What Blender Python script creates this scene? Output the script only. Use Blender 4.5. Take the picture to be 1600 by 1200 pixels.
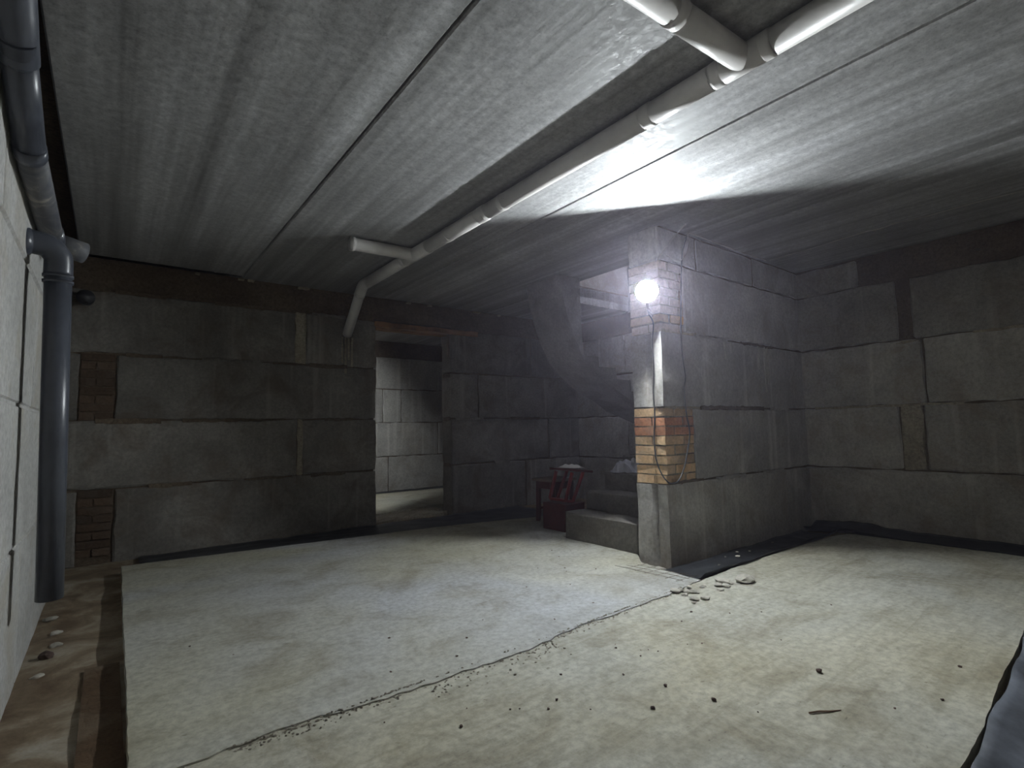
import bpy, bmesh, math, random
from mathutils import Vector, Matrix, noise

for o in list(bpy.data.objects):
    bpy.data.objects.remove(o)
S = bpy.context.scene
COL = S.collection
rnd = random.Random(7)

# ------------------------------------------------------------------ camera
cd = bpy.data.cameras.new('camera')
cam = bpy.data.objects.new('camera', cd)
COL.objects.link(cam)
S.camera = cam
cd.sensor_fit = 'HORIZONTAL'
cd.sensor_width = 36.0
cd.lens = 818.02 / 1600 * 36.0
cd.clip_start = 0.02
cam.matrix_world = Matrix(((0.7937, -0.0344, -0.6074, 0.0),
                           (-0.6080, -0.0788, -0.7900, 0.0),
                           (-0.0207, 0.9963, -0.0835, 1.0389),
                           (0, 0, 0, 1)))

# ------------------------------------------------------------------ world / exposure
w = bpy.data.worlds.new('world')
S.world = w
w.use_nodes = True
w.node_tree.nodes['Background'].inputs[0].default_value = (0.5, 0.55, 0.65, 1)
w.node_tree.nodes['Background'].inputs[1].default_value = 0.0
wv = w.node_tree.nodes.new('ShaderNodeVolumeScatter')      # added violet haze standing in for lens glow around the lamp
wv.inputs['Color'].default_value = (.86, .80, 1.0, 1)
wv.inputs['Density'].default_value = .0065
wv.inputs['Anisotropy'].default_value = .75
w.node_tree.links.new(wv.outputs[0], w.node_tree.nodes['World Output'].inputs['Volume'])
S.view_settings.view_transform = 'Standard'
S.view_settings.look = 'None'
S.view_settings.gamma = 1.0
S.view_settings.use_curve_mapping = False
S.view_settings.exposure = 3.15
S.cycles.max_bounces = 6
S.cycles.diffuse_bounces = 5
S.cycles.sample_clamp_indirect = 8.0
S.cycles.caustics_reflective = False
S.cycles.caustics_refractive = False
S.cycles.adaptive_threshold = .02
S.cycles.use_light_tree = False
S.cycles.use_denoising = True
S.cycles.denoising_prefilter = 'FAST'

LAMP_POWER = 2300.0          # radiance of the floodlight's bulb
ROOM2_POWER = 900.0          # radiance of the floodlight in the next room
STAIR_FILL_POWER = 85.0        # radiance of the added unseen fill bulb above the stairs

# ------------------------------------------------------------------ main dimensions (metres)
XL, XR = -0.30, 5.81         # left / right wall faces
YF, YB = -0.45, 5.89         # front (behind the camera) / back wall faces
ZC = 2.643                   # underside of the ceiling slabs
J = (0.0, 0.577, 1.177, 1.777, 2.35)   # bed joints of the block courses
PX, PY, PY2 = 3.40, 2.50, 2.80         # stair wall: end face, front face, rear face
ZG = -0.07                   # earth level beside the floor slab

# ------------------------------------------------------------------ materials
def mat(name):
    m = bpy.data.materials.new(name)
    m.use_nodes = True
    nt = m.node_tree
    return m, nt, nt.nodes, nt.links, nt.nodes['Principled BSDF']

def N(ns, t, **kw):
    n = ns.new(t)
    for k, v in kw.items():
        setattr(n, k, v)
    return n

def noise_node(ns, ls, vec, scale, detail=4.0, rough=0.6, dist=0.0):
    n = N(ns, 'ShaderNodeTexNoise')
    n.inputs['Scale'].default_value = scale
    n.inputs['Detail'].default_value = detail
    n.inputs['Roughness'].default_value = rough
    n.inputs['Distortion'].default_value = dist
    ls.new(vec, n.inputs['Vector'])
    return n.outputs['Fac']

def ramp(ns, ls, fac, stops):
    r = N(ns, 'ShaderNodeValToRGB')
    els = r.color_ramp.elements
    while len(els) > 1:
        els.remove(els[-1])
    els[0].position, els[0].color = stops[0][0], (*stops[0][1], 1)
    for p, c in stops[1:]:
        e = els.new(p)
        e.color = (*c, 1)
    ls.new(fac, r.inputs['Fac'])
    return r.outputs['Color']

def mix(ns, ls, fac, a, b, mode='MIX'):
    m = N(ns, 'ShaderNodeMix', data_type='RGBA', blend_type=mode)
    for sock, v in ((m.inputs[0], fac), (m.inputs[6], a), (m.inputs[7], b)):
        if isinstance(v, (int, float)):
            sock.default_value = v
        elif isinstance(v, tuple):
            sock.default_value = (*v, 1)
        else:
            ls.new(v, sock)
    return m.outputs[2]

def mapped(ns, ls, scale=(1, 1, 1), rnd_offset=False):
    g = N(ns, 'ShaderNodeNewGeometry')
    mp = N(ns, 'ShaderNodeMapping')
    mp.inputs['Scale'].default_value = scale
    ls.new(g.outputs['Position'], mp.inputs['Vector'])
    if rnd_offset:
        oi = N(ns, 'ShaderNodeObjectInfo')
        mu = N(ns, 'ShaderNodeMath', operation='MULTIPLY')
        mu.inputs[1].default_value = 37.0
        ls.new(oi.outputs['Random'], mu.inputs[0])
        ls.new(mu.outputs[0], mp.inputs['Location'])
    return mp.outputs['Vector']

def bump(ns, ls, bsdf, heights, dist=0.01, strength=1.0):
    h = None
    for fac, amt in heights:
        mu = N(ns, 'ShaderNodeMath', operation='MULTIPLY')
        mu.inputs[1].default_value = amt
        ls.new(fac, mu.inputs[0])
        if h is None:
            h = mu.outputs[0]
        else:
            ad = N(ns, 'ShaderNodeMath', operation='ADD')
            ls.new(h, ad.inputs[0]); ls.new(mu.outputs[0], ad.inputs[1])
            h = ad.outputs[0]
    b = N(ns, 'ShaderNodeBump')
    b.inputs['Distance'].default_value = dist
    b.inputs['Strength'].default_value = strength
    ls.new(h, b.inputs['Height'])
    ls.new(b.outputs['Normal'], bsdf.inputs['Normal'])

def concrete(name, c0, c1, stain=None, stain_amt=0.4, vary=0.25, rough=0.9, grain=0.5, streak=False, scale=1.0):
    m, nt, ns, ls, b = mat(name)
    v = mapped(ns, ls, rnd_offset=True)
    big = noise_node(ns, ls, v, 1.6 * scale, 3.5, .62, .4)
    fine = noise_node(ns, ls, v, 38, 3.5, .75)
    pits = noise_node(ns, ls, v, 120, 1, .6)
    col = ramp(ns, ls, big, [(.30, c0), (.70, c1)])
    spk = ramp(ns, ls, fine, [(.30, (.50, .50, .50)), (.70, (1.35, 1.35, 1.35))])
    col = mix(ns, ls, grain, col, spk, 'MULTIPLY')
    if stain:
        st = noise_node(ns, ls, v, 2.3, 4, .68, .8)
        f = ramp(ns, ls, st, [(.50, (0, 0, 0)), (.68, (stain_amt,) * 3)])
        col = mix(ns, ls, f, col, stain)
    if streak:
        v2 = mapped(ns, ls, (9, 9, .35), True)
        sk = noise_node(ns, ls, v2, 1.0, 2, .6)
        f = ramp(ns, ls, sk, [(.58, (0, 0, 0)), (.74, (.35,) * 3)])
        col = mix(ns, ls, f, col, tuple(min(1, 1.5 * x) for x in c1))
    if vary:
        oi = N(ns, 'ShaderNodeObjectInfo')
        vr = ramp(ns, ls, oi.outputs['Random'], [(0, (1 - vary,) * 3), (1, (1 + vary,) * 3)])
        col = mix(ns, ls, 1.0, col, vr, 'MULTIPLY')
    ls.new(col, b.inputs['Base Color'])
    b.inputs['Roughness'].default_value = rough
    b.inputs['Specular IOR Level'].default_value = .25
    bump(ns, ls, b, [(big, .5), (fine, .6), (pits, .25)], .014, .8)
    return m

M = {}
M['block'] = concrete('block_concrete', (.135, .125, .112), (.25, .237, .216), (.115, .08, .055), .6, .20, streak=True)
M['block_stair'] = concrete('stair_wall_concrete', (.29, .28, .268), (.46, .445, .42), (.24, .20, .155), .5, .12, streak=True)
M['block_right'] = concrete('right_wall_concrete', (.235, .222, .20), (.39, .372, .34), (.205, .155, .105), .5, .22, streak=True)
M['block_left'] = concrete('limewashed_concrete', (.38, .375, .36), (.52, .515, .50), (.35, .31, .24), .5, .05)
M['mortar'] = concrete('joint_mortar', (.085, .06, .042), (.16, .125, .09), (.07, .045, .03), .6, 0, grain=.8)
M['pale_mortar'] = concrete('pale_mortar', (.26, .23, .175), (.38, .34, .265), (.18, .13, .08), .5, 0, grain=.8)
M['step'] = concrete('step_concrete', (.13, .122, .108), (.20, .188, .168), (.10, .08, .06), .5, .08)
M['brick_tan'] = concrete('tan_brick', (.48, .32, .18), (.62, .44, .26), (.42, .35, .27), .6, .22, scale=3)
M['brick_pale'] = concrete('plastered_brick', (.40, .33, .27), (.52, .44, .37), (.40, .37, .33), .6, .12, scale=3)
M['dark_beam'] = concrete('sooty_concrete', (.065, .056, .048), (.12, .105, .09), (.10, .068, .045), .5, .15)  # near-black tone for the set-back levelling courses
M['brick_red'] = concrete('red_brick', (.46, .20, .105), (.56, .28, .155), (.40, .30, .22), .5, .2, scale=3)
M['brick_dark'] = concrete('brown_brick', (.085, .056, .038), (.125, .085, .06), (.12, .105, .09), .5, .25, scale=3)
M['rubble'] = concrete('pale_rubble', (.36, .34, .29), (.50, .475, .42), None, 0, .25, scale=6)
M['lime'] = concrete('lime_deposit', (.36, .345, .315), (.46, .445, .41), None, 0, 0, grain=.6)
M['grit'] = concrete('grey_grit', (.16, .14, .115), (.30, .275, .23), None, 0, 0, scale=20)
M['pebble'] = concrete('dark_pebble', (.07, .05, .045), (.16, .11, .09), None, 0, .3, scale=6)

def ceiling_mat():
    m, nt, ns, ls, b = mat('ceiling_concrete')
    vs = mapped(ns, ls, (5.5, .18, 1), True)
    vs2 = mapped(ns, ls, (16, .35, 1), True)
    v = mapped(ns, ls)
    s1 = noise_node(ns, ls, vs, 1.0, 3, .6, .25)
    s2 = noise_node(ns, ls, vs2, 1.0, 2, .6, 0)
    fine = noise_node(ns, ls, v, 26, 3.5, .8)
    big = noise_node(ns, ls, v, 1.1, 2, .6)
    speck = noise_node(ns, ls, v, 75, 1.5, .6)
    col = ramp(ns, ls, s1, [(.30, (.20, .198, .196)), (.50, (.30, .30, .30)), (.70, (.42, .422, .43))])
    k = ramp(ns, ls, s2, [(.3, (.78, .78, .78)), (.7, (1.15, 1.15, 1.15))])
    col = mix(ns, ls, .8, col, k, 'MULTIPLY')
    k = ramp(ns, ls, fine, [(.32, (.58, .58, .58)), (.68, (1.32, 1.32, 1.32))])
    col = mix(ns, ls, .75, col, k, 'MULTIPLY')
    k = ramp(ns, ls, speck, [(.30, (.7, .7, .7)), (.42, (1, 1, 1))])
    col = mix(ns, ls, .6, col, k, 'MULTIPLY')
    k = ramp(ns, ls, big, [(.3, (.85, .85, .85)), (.7, (1.1, 1.1, 1.1))])
    col = mix(ns, ls, .8, col, k, 'MULTIPLY')
    ls.new(col, b.inputs['Base Color'])
    r = ramp(ns, ls, fine, [(.35, (.42,) * 3), (.6, (.75,) * 3)])
    ls.new(r, b.inputs['Roughness'])
    b.inputs['Specular IOR Level'].default_value = .35
    bump(ns, ls, b, [(s1, .6), (s2, .4), (fine, .3), (speck, .12)], .010, .6)
    return m
M['ceiling'] = ceiling_mat()

def floor_mat(name, tint, cool, rough_amt):
    m, nt, ns, ls, b = mat(name)
    v = mapped(ns, ls)
    big = noise_node(ns, ls, v, .55, 2, .55, .6)
    mid = noise_node(ns, ls, v, 2.4, 4.5, .65, 1.0)
    fine = noise_node(ns, ls, v, 30, 3.5, .75)
    vs = mapped(ns, ls, (1.5, 12, 1))
    drag = noise_node(ns, ls, vs, 1.0, 3, .65, 1.2)
    col = ramp(ns, ls, big, [(.36, cool), (.58, tint)])
    k = ramp(ns, ls, mid, [(.30, (.66, .61, .52)), (.48, (1, .99, .96)), (.68, (1.16, 1.16, 1.17))])
    col = mix(ns, ls, .75, col, k, 'MULTIPLY')
    k = ramp(ns, ls, drag, [(.25, (.80, .78, .74)), (.55, (1.05, 1.05, 1.05))])
    col = mix(ns, ls, rough_amt, col, k, 'MULTIPLY')
    k = ramp(ns, ls, fine, [(.30, (.62, .62, .60)), (.62, (1.12, 1.12, 1.12))])
    col = mix(ns, ls, .75, col, k, 'MULTIPLY')
    sp = noise_node(ns, ls, mapped(ns, ls, (1, 2.2, 1)), 14, 3.5, .8)
    k = ramp(ns, ls, sp, [(.27, (.45, .42, .38)), (.36, (1, 1, 1))])
    col = mix(ns, ls, .8, col, k, 'MULTIPLY')
    dirt = noise_node(ns, ls, v, 3.6, 4.5, .72, .6)
    f = ramp(ns, ls, dirt, [(.60, (0, 0, 0)), (.74, (.55,) * 3)])
    col = mix(ns, ls, f, col, (.18, .155, .115))
    ls.new(col, b.inputs['Base Color'])
    b.inputs['Roughness'].default_value = .85
    b.inputs['Specular IOR Level'].default_value = .25
    bump(ns, ls, b, [(mid, .8), (drag, .5 * rough_amt), (fine, .35)], .010, .65)
    return m
M['slab_smooth'] = floor_mat('trowelled_concrete', (.405, .393, .322), (.385, .393, .405), .35)
M['slab_rough'] = floor_mat('rough_concrete', (.405, .385, .308), (.385, .383, .345), .9)

def earth_mat():
    m, nt, ns, ls, b = mat('damp_earth')
    v = mapped(ns, ls)
    a = noise_node(ns, ls, v, 2.6, 6, .6, .8)
    f = noise_node(ns, ls, v, 40, 6, .8)
    col = ramp(ns, ls, a, [(.36, (.13, .085, .05)), (.50, (.22, .165, .105)), (.60, (.33, .28, .21)), (.70, (.42, .385, .32))])
    k = ramp(ns, ls, f, [(.3, (.7, .7, .7)), (.65, (1.1, 1.1, 1.1))])
    col = mix(ns, ls, .7, col, k, 'MULTIPLY')
    ls.new(col, b.inputs['Base Color'])
    b.inputs['Roughness'].default_value = .95
    bump(ns, ls, b, [(a, 1), (f, .35)], .02, .7)
    return m
M['earth'] = earth_mat()
M['wet_earth'] = concrete('dark_damp_earth', (.07, .042, .024), (.11, .07, .04), (.22, .18, .13), .5, 0)

def simple(name, c, rough=.5, metallic=0.0, spec=.5, vary=.12, bscale=40, bamt=.15):
    m, nt, ns, ls, b = mat(name)
    v = mapped(ns, ls)
    f = noise_node(ns, ls, v, bscale, 4, .6)
    g = noise_node(ns, ls, v, 5, 5, .65)
    k = ramp(ns, ls, g, [(.3, tuple(x * (1 - vary) for x in c)), (.7, tuple(min(1, x * (1 + vary)) for x in c))])
    ls.new(k, b.inputs['Base Color'])
    b.inputs['Roughness'].default_value = rough
    b.inputs['Metallic'].default_value = metallic
    b.inputs['Specular IOR Level'].default_value = spec
    if bamt:
        bump(ns, ls, b, [(f, bamt)], .004, .4)
    return m
M['white_pvc'] = simple('white_plastic_pipe', (.64, .62, .60), .42, vary=.08, bamt=.05)
M['grey_pvc'] = simple('grey_plastic_pipe', (.062, .068, .085), .33, vary=.25, bamt=.03)
def dusty_mat():
    m, nt, ns, ls, b = mat('dusty_grey_pipe')
    v = mapped(ns, ls)
    a = noise_node(ns, ls, v, 6, 6, .7, .5)
    col = ramp(ns, ls, a, [(.40, (.065, .07, .085)), (.56, (.12, .12, .125)), (.68, (.30, .28, .25))])
    ls.new(col, b.inputs['Base Color'])
    b.inputs['Roughness'].default_value = .6
    return m
M['dusty_pvc'] = dusty_mat()
M['dark_pvc'] = simple('dark_pipe', (.03, .03, .035), .5)
M['membrane'] = simple('bitumen_membrane', (.026, .028, .033), .5, vary=.5, bscale=18, bamt=.6)  # also blackens the shaded back trenches and the left wall slot
M['membrane_pale'] = simple('dusty_membrane', (.115, .125, .15), .5, vary=.5, bscale=14, bamt=.6)
M['cable'] = simple('black_cable', (.03, .03, .032), .5, bamt=0)
M['wire'] = simple('pale_wire', (.38, .36, .33), .5, bamt=0)
M['steel'] = simple('rusty_steel', (.16, .13, .11), .55, .5)
M['housing'] = simple('lamp_housing', (.08, .08, .085), .45, .3)
M['reflector'] = simple('white_reflector', (.85, .85, .84), .35, bamt=0, vary=.02)
M['red_paint'] = simple('red_paint', (.22, .024, .02), .5, vary=.25)
M['dark_red'] = simple('dark_red_wood', (.085, .014, .012), .6, vary=.3)
M['worn_top'] = simple('worn_stool_top', (.17, .12, .09), .6, vary=.3)
M['timber'] = simple('rough_timber', (.24, .13, .065), .8, vary=.45, bscale=25, bamt=.6)
M['paper'] = simple('crumpled_paper', (.55, .53, .50), .8)
M['bag'] = simple('pale_plastic_sheet', (.42, .42, .46), .4)
M['stick'] = simple('brown_stick', (.16, .10, .07), .8)

def emit(name, col, strength):
    m, nt, ns, ls, b = mat(name)
    e = N(ns, 'ShaderNodeEmission')
    e.inputs[0].default_value = (*col, 1)
    e.inputs[1].default_value = strength
    ls.new(e.outputs[0], ns['Material Output'].inputs['Surface'])
    ns.remove(b)
    return m

# ------------------------------------------------------------------ helpers
def link(name, me, m, parent=None, loc=(0, 0, 0), rot=None):
    o = bpy.data.objects.new(name, me)
    COL.objects.link(o)
    o.location = loc
    if rot is not None:
        o.rotation_euler = rot
    if parent is not None:
        o.parent = parent
    if m is not None and len(me.materials) == 0:
        me.materials.append(M[m] if isinstance(m, str) else m)
    return o

def empty(name, loc=(0, 0, 0)):
    o = bpy.data.objects.new(name, None)
    o.empty_display_size = .1
    COL.objects.link(o)
    o.location = loc
    return o

def tag(o, label, cat, group=None, kind=None):
    o['label'] = label
    o['category'] = cat
    if group: o['group'] = group
    if kind: o['kind'] = kind
    return o

def mesh(name, bm, smooth=False):
    bmesh.ops.recalc_face_normals(bm, faces=bm.faces[:])
    me = bpy.data.meshes.new(name)
    bm.to_mesh(me); bm.free()
    if smooth:
        for p in me.polygons: p.use_smooth = True
    return me

def box_bm(x0, x1, y0, y1, z0, z1, bm=None):
    bm = bm or bmesh.new()
    vs = [bm.verts.new((x, y, z)) for x in (x0, x1) for y in (y0, y1) for z in (z0, z1)]
    for f in ((0, 1, 3, 2), (4, 6, 7, 5), (0, 4, 5, 1), (2, 3, 7, 6), (0, 2, 6, 4), (1, 5, 7, 3)):
        bm.faces.new([vs[i] for i in f])
    return bm

def plain_box(name, x0, x1, y0, y1, z0, z1, m, parent=None, bevel=0.0):
    bm = box_bm(x0, x1, y0, y1, z0, z1)
    if bevel:
        bmesh.ops.bevel(bm, geom=bm.edges[:], offset=bevel, segments=1, affect='EDGES')
    return link(name, mesh(name, bm), m, parent)

def rough_box(name, x0, x1, y0, y1, z0, z1, m, parent=None, cell=.13, jit=.008, bev=.011, axis=None):
    """A cast block: bevelled edges cut up and knocked about a little."""
    bm = box_bm(x0, x1, y0, y1, z0, z1)
    for ax, (a, b_) in enumerate(((x0, x1), (y0, y1), (z0, z1))):
        n = min(18, int((b_ - a) / cell))
        for i in range(1, n + 1):
            co = [0, 0, 0]; no = [0, 0, 0]
            co[ax] = a + (b_ - a) * i / (n + 1); no[ax] = 1
            bmesh.ops.bisect_plane(bm, geom=bm.verts[:] + bm.edges[:] + bm.faces[:], plane_co=co, plane_no=no)
    sharp = [e for e in bm.edges if len(e.link_faces) == 2 and e.calc_face_angle(0) > 1]
    bmesh.ops.bevel(bm, geom=sharp, offset=bev, segments=1, affect='EDGES')
    c = Vector(((x0 + x1) / 2, (y0 + y1) / 2, (z0 + z1) / 2))
    for v in bm.verts:
        v.co += Vector((rnd.uniform(-jit, jit), rnd.uniform(-jit, jit) * .6, rnd.uniform(-jit, jit)))
    for v in bm.verts:
        v.co -= c
    return link(name, mesh(name, bm), m, parent, c)

def prism(name, pts, a0, a1, m, parent=None, axis='z'):
    """Extrude a 2-D outline along an axis. axis z: pts are x,y; axis y: pts are x,z."""
    bm = bmesh.new()
    def P(p, a):
        return (p[0], p[1], a) if axis == 'z' else (p[0], a, p[1])
    lo = [bm.verts.new(P(p, a0)) for p in pts]
    hi = [bm.verts.new(P(p, a1)) for p in pts]
    bm.faces.new(lo); bm.faces.new(hi)
    for i in range(len(pts)):
        j = (i + 1) % len(pts)
        bm.faces.new((lo[i], lo[j], hi[j], hi[i]))
    return link(name, mesh(name, bm), m, parent)

def tube_bm(path, r, seg=20, caps=True, bm=None, hollow=0.0):
    bm = bm or bmesh.new()
    P = [Vector(p) for p in path]
    R = r if isinstance(r, (list, tuple)) else [r] * len(P)
    rings = []
    up = None
    for i, p in enumerate(P):
        d = (P[min(i + 1, len(P) - 1)] - P[max(i - 1, 0)]).normalized()
        if up is None:
            up = Vector((0, 0, 1)) if abs(d.z) < .9 else Vector((1, 0, 0))
        u = (up - d * up.dot(d)).normalized()
        up = u
        v = d.cross(u)
        rings.append([bm.verts.new(p + (u * math.cos(t) + v * math.sin(t)) * R[i])
                      for t in (2 * math.pi * k / seg for k in range(seg))])
    for a, b in zip(rings, rings[1:]):
        for k in range(seg):
            f = bm.faces.new((a[k], a[(k + 1) % seg], b[(k + 1) % seg], b[k]))
            f.smooth = True
    if caps:
        bm.faces.new(rings[0]); bm.faces.new(rings[-1])
    return bm

def tube(name, path, r, m, parent=None, seg=20, caps=True):
    bm = tube_bm(path, r, seg, caps)
    bmesh.ops.recalc_face_normals(bm, faces=bm.faces[:])
    me = bpy.data.meshes.new(name)
    bm.to_mesh(me); bm.free()
    return link(name, me, m, parent)

def smooth_path(pts, n=8):
    """Catmull-Rom through the points."""
    P = [Vector(p) for p in pts]
    P = [P[0] * 2 - P[1]] + P + [P[-1] * 2 - P[-2]]
    out = []
    for i in range(1, len(P) - 2):
        for k in range(n):
            t = k / n
            a, b, c, d = P[i - 1], P[i], P[i + 1], P[i + 2]
            out.append(.5 * ((2 * b) + (c - a) * t + (2 * a - 5 * b + 4 * c - d) * t * t + (3 * b - a - 3 * c + d) * t ** 3))
    out.append(P[-2])
    return out

def arc(c, u, v, r, a0, a1, n=8):
    c, u, v = Vector(c), Vector(u), Vector(v)
    return [c + (u * math.cos(a) + v * math.sin(a)) * r for a in (a0 + (a1 - a0) * k / n for k in range(n + 1))]

# ================================================================== STRUCTURE
# ---- ceiling: precast slabs lying along y
ceil = empty('ceiling', (0, 0, ZC))
tag(ceil, 'grey precast concrete ceiling slabs with streaks and tight joints', 'ceiling', kind='structure')
def ceil_slab(x0, x1, y0, y1, dz=0):
    bm = box_bm(x0, x1, y0, y1, 0, .22)
    ed = [e for e in bm.edges if all(v.co.z < .01 for v in e.verts)]
    bmesh.ops.bevel(bm, geom=ed, offset=.008, segments=1, affect='EDGES')
    return link('ceiling_slab', mesh('ceiling_slab', bm), 'ceiling', ceil, (0, 0, dz))
ceil_slab(-.26, 1.032, YF - .3, YB - .06)
ceil_slab(1.042, 2.580, YF - .3, YB + .1, -.003)
ceil_slab(2.590, 4.096, YF - .3, YB + .1)
ceil_slab(4.104, XR + .25, YF - .3, 2.86, .002)
ceil_slab(4.104, XR + .25, 4.80, YB + .1, .002)
# grouting above the joints
plain_box('joint_grout', -.6, XR + .3, YF - .3, 2.86, .10, .24, 'mortar', ceil)
plain_box('joint_grout', -.6, 4.104, 2.86, YB + .3, .10, .24, 'mortar', ceil)
plain_box('joint_grout', 4.104, XR + .3, 4.80, YB + .3, .10, .24, 'mortar', ceil)

# ---- back wall
wb = empty('wall_back', (0, 0, 0))
tag(wb, 'dark concrete block wall with the doorway and brick infills', 'wall', kind='structure')
DX0, DX1, DZ = 2.50, 3.52, 2.27
def core(parent, x0, x1, y0, y1, z0, z1, m='mortar'):
    return plain_box('mortar_core', x0, x1, y0, y1, z0, z1, m, parent)
core(wb, XL - .3, DX0 - .03, YB + .022, YB + .23, ZG - .3, ZC)
core(wb, DX1 + .03, XR + .3, YB + .022, YB + .23, ZG - .3, ZC)
core(wb, DX0 - .03, DX1 + .03, YB + .022, YB + .23, DZ + .10, ZC)
g = .007
def row(parent, xs, k, y0=YB, y1=YB + .25, m='block', z0=None, z1=None):
    a = J[k] if z0 is None else z0
    b = (J[k + 1] if k < 4 else ZC) if z1 is None else z1
    for x0, x1 in xs:
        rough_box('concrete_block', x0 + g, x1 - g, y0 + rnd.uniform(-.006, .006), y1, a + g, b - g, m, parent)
row(wb, [(.05, DX0)], 0, z0=ZG - .2); row(wb, [(DX1, 4.75), (4.76, XR + .2)], 0, z0=ZG - .2)
row(wb, [(XL - .1, 1.61), (1.66, DX0)], 1); row(wb, [(DX1, 5.2), (5.2, XR + .2)], 1)
row(wb, [(.03, DX0)], 2); row(wb, [(DX1, 3.95), (3.96, XR + .2)], 2)
row(wb, [(XL - .1, 1.58), (1.68, DX0)], 3); row(wb, [(DX1, 4.9), (4.9, XR + .2)], 3)
# pale mortar fillings in the wide upright joints
rough_box('mortar_fill', 1.575, 1.685, YB + .008, YB + .1, J[3], J[4], 'pale_mortar', wb, .1, .008, .008)
rough_box('mortar_fill', 1.610, 1.665, YB + .010, YB + .1, J[1], J[2], 'pale_mortar', wb, .1, .006, .008)
# levelling course under the slabs, set back, with a broken top
for x0, x1 in ((XL - .1, .9), (.9, 2.1), (2.1, DX0 - .02), (DX0 - .02, 3.85), (3.85, 5.0), (5.0, XR + .2)):
    rough_box('levelling_course', x0 + .004, x1 - .004, YB + .03, YB + .25, J[4] + .004, ZC - .065 + rnd.uniform(-.012, .012), 'dark_beam', wb, .14, .012, .010)
for x in (.62, 1.0, 1.09, 1.6, 2.9, 3.2, 3.9, 4.3):
    rough_box('mortar_lump', x, x + rnd.uniform(.04, .12), YB - .01, YB + .06, ZC - .03, ZC - .006, 'pale_mortar', wb, .05, .006, .006)

def brick_stack(parent, x0, x1, y0, y1, k, mats, rows=8):
    a, b = J[k], J[k + 1]
    h = (b - a) / rows
    for i in range(rows):
        z0, z1 = a + i * h + .005, a + (i + 1) * h - .005
        cut = [x0, x1] if i % 2 else [x0, x0 + (x1 - x0) * .45, x1]
        for p, q in zip(cut, cut[1:]):
            rough_box('brick', p + .005, q - .005, y0 + rnd.uniform(-.006, .006), y1, z0, z1, mats(i), parent, 1, .003, .005)
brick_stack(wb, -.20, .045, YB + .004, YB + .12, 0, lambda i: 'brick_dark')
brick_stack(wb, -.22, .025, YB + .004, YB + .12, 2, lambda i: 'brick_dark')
rough_box('concrete_block', XL - .1, -.205, YB, YB + .25, ZG, J[1] - .01, 'block', wb)
rough_box('concrete_block', XL - .1, -.225, YB, YB + .25, J[2] + .01, J[3] - .01, 'block', wb)

for x, z, h_ in ((2.08, 2.12, .30), (2.115, 2.12, .42), (2.15, 2.12, .26), (2.19, 2.12, .34)):
    rough_box('lime_streak', x, x + .018, YB - .008, YB + .004, z - h_, z, 'pale_mortar', wb, .08, .004, .002)

# mortar squeezed out of the bed joints
for k, xs in ((1, (.3, 1.1, 1.75, 4.2)), (2, (-.1, .55, 1.0, 1.9, 3.6, 4.5)), (3, (.1, .7, 1.35, 1.72, 3.7)), (4, (.0, .8, 1.75))):
    for x in xs:
        L_ = rnd.uniform(.22, .55)
        h_ = rnd.uniform(.012, .028)
        rough_box('mortar_smear', x, min(x + L_, DX0 - .02 if x < 2.5 else 5.5), YB - .007, YB + .03, J[k] - h_, J[k] + h_ * .6, rnd.choice(('mortar', 'mortar', 'block')), wb, .05, .007, .003)

# ---- doorway: timber lintel board and steel angle
dr = empty('door_1', (DX0, YB, 0))
tag(dr, 'open doorway with a brown board lintel into the next room', 'doorway', kind='structure')
def local(o, root):
    o.location = Vector(o.location) - root.location
    return o
local(rough_box('lintel_board', DX0 - .03, 3.95, YB - .02, YB + .10, DZ + .015, DZ + .075, 'timber', dr, .12, .008, .006), dr)
local(rough_box('lintel_board', DX0 - .03, 3.75, YB + .11, YB + .24, DZ + .01, DZ + .085, 'timber', dr, .12, .006, .006), dr)
local(rough_box('bent_strip', DX1 - .035, DX1 - .012, YB + .0, YB + .03, 1.98, DZ + .01, 'steel', dr, .06, .008, .003), dr)
for z in (1.15, .55, 1.72):
    local(rough_box('jamb_mortar', DX1 - .008, DX1 + .05, YB + .03, YB + .2, z, z + .05, 'mortar', dr, .06, .006, .006), dr)

# ---- stair wall (the stub wall with the lamp)
ws = empty('wall_stair', (0, 0, 0))
tag(ws, 'concrete block stub wall with brick infill carrying the lamp', 'wall', kind='structure')
core(ws, PX + .07, XR + .2, PY + .02, PY2 - .02, ZG - .3, ZC)
for k in (1, 3):
    core(ws, PX + .024, PX + .3, PY + .014, PY2 - .015, J[k], J[k + 1], 'pale_mortar')
def end_block(z0, z1, x1):
    """A foundation block whose end carries the cast-in upright groove."""
    pts = [(PX, PY), (PX + .004, PY + .09), (PX + .058, PY + .112), (PX + .058, PY + .138), (PX + .012, PY + .162),
           (PX + .008, PY2), (x1, PY2), (x1, PY)]
    bm = bmesh.new()
    n = 6
    rings = []
    for i in range(n + 1):
        z = z0 + (z1 - z0) * i / n
        rings.append([bm.verts.new((x + rnd.uniform(-.006, .006), y + rnd.uniform(-.003, .003), z + rnd.uniform(-.003, .003))) for x, y in pts])
    for a, b in zip(rings, rings[1:]):
        for i in range(len(pts)):
            j = (i + 1) % len(pts)
            bm.faces.new((a[i], a[j], b[j], b[i]))
    bm.faces.new(rings[0]); bm.faces.new(rings[-1])
    return link('concrete_block', mesh('concrete_block', bm), 'block_stair', ws)
end_block(ZG - .15, J[1] - .004, 5.3)
end_block(J[2] + .006, J[3] - .006, XR + .1)
rough_box('concrete_block', 5.31, XR + .1, PY, PY2, ZG - .15, J[1] - .008, 'block_stair', ws)
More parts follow.
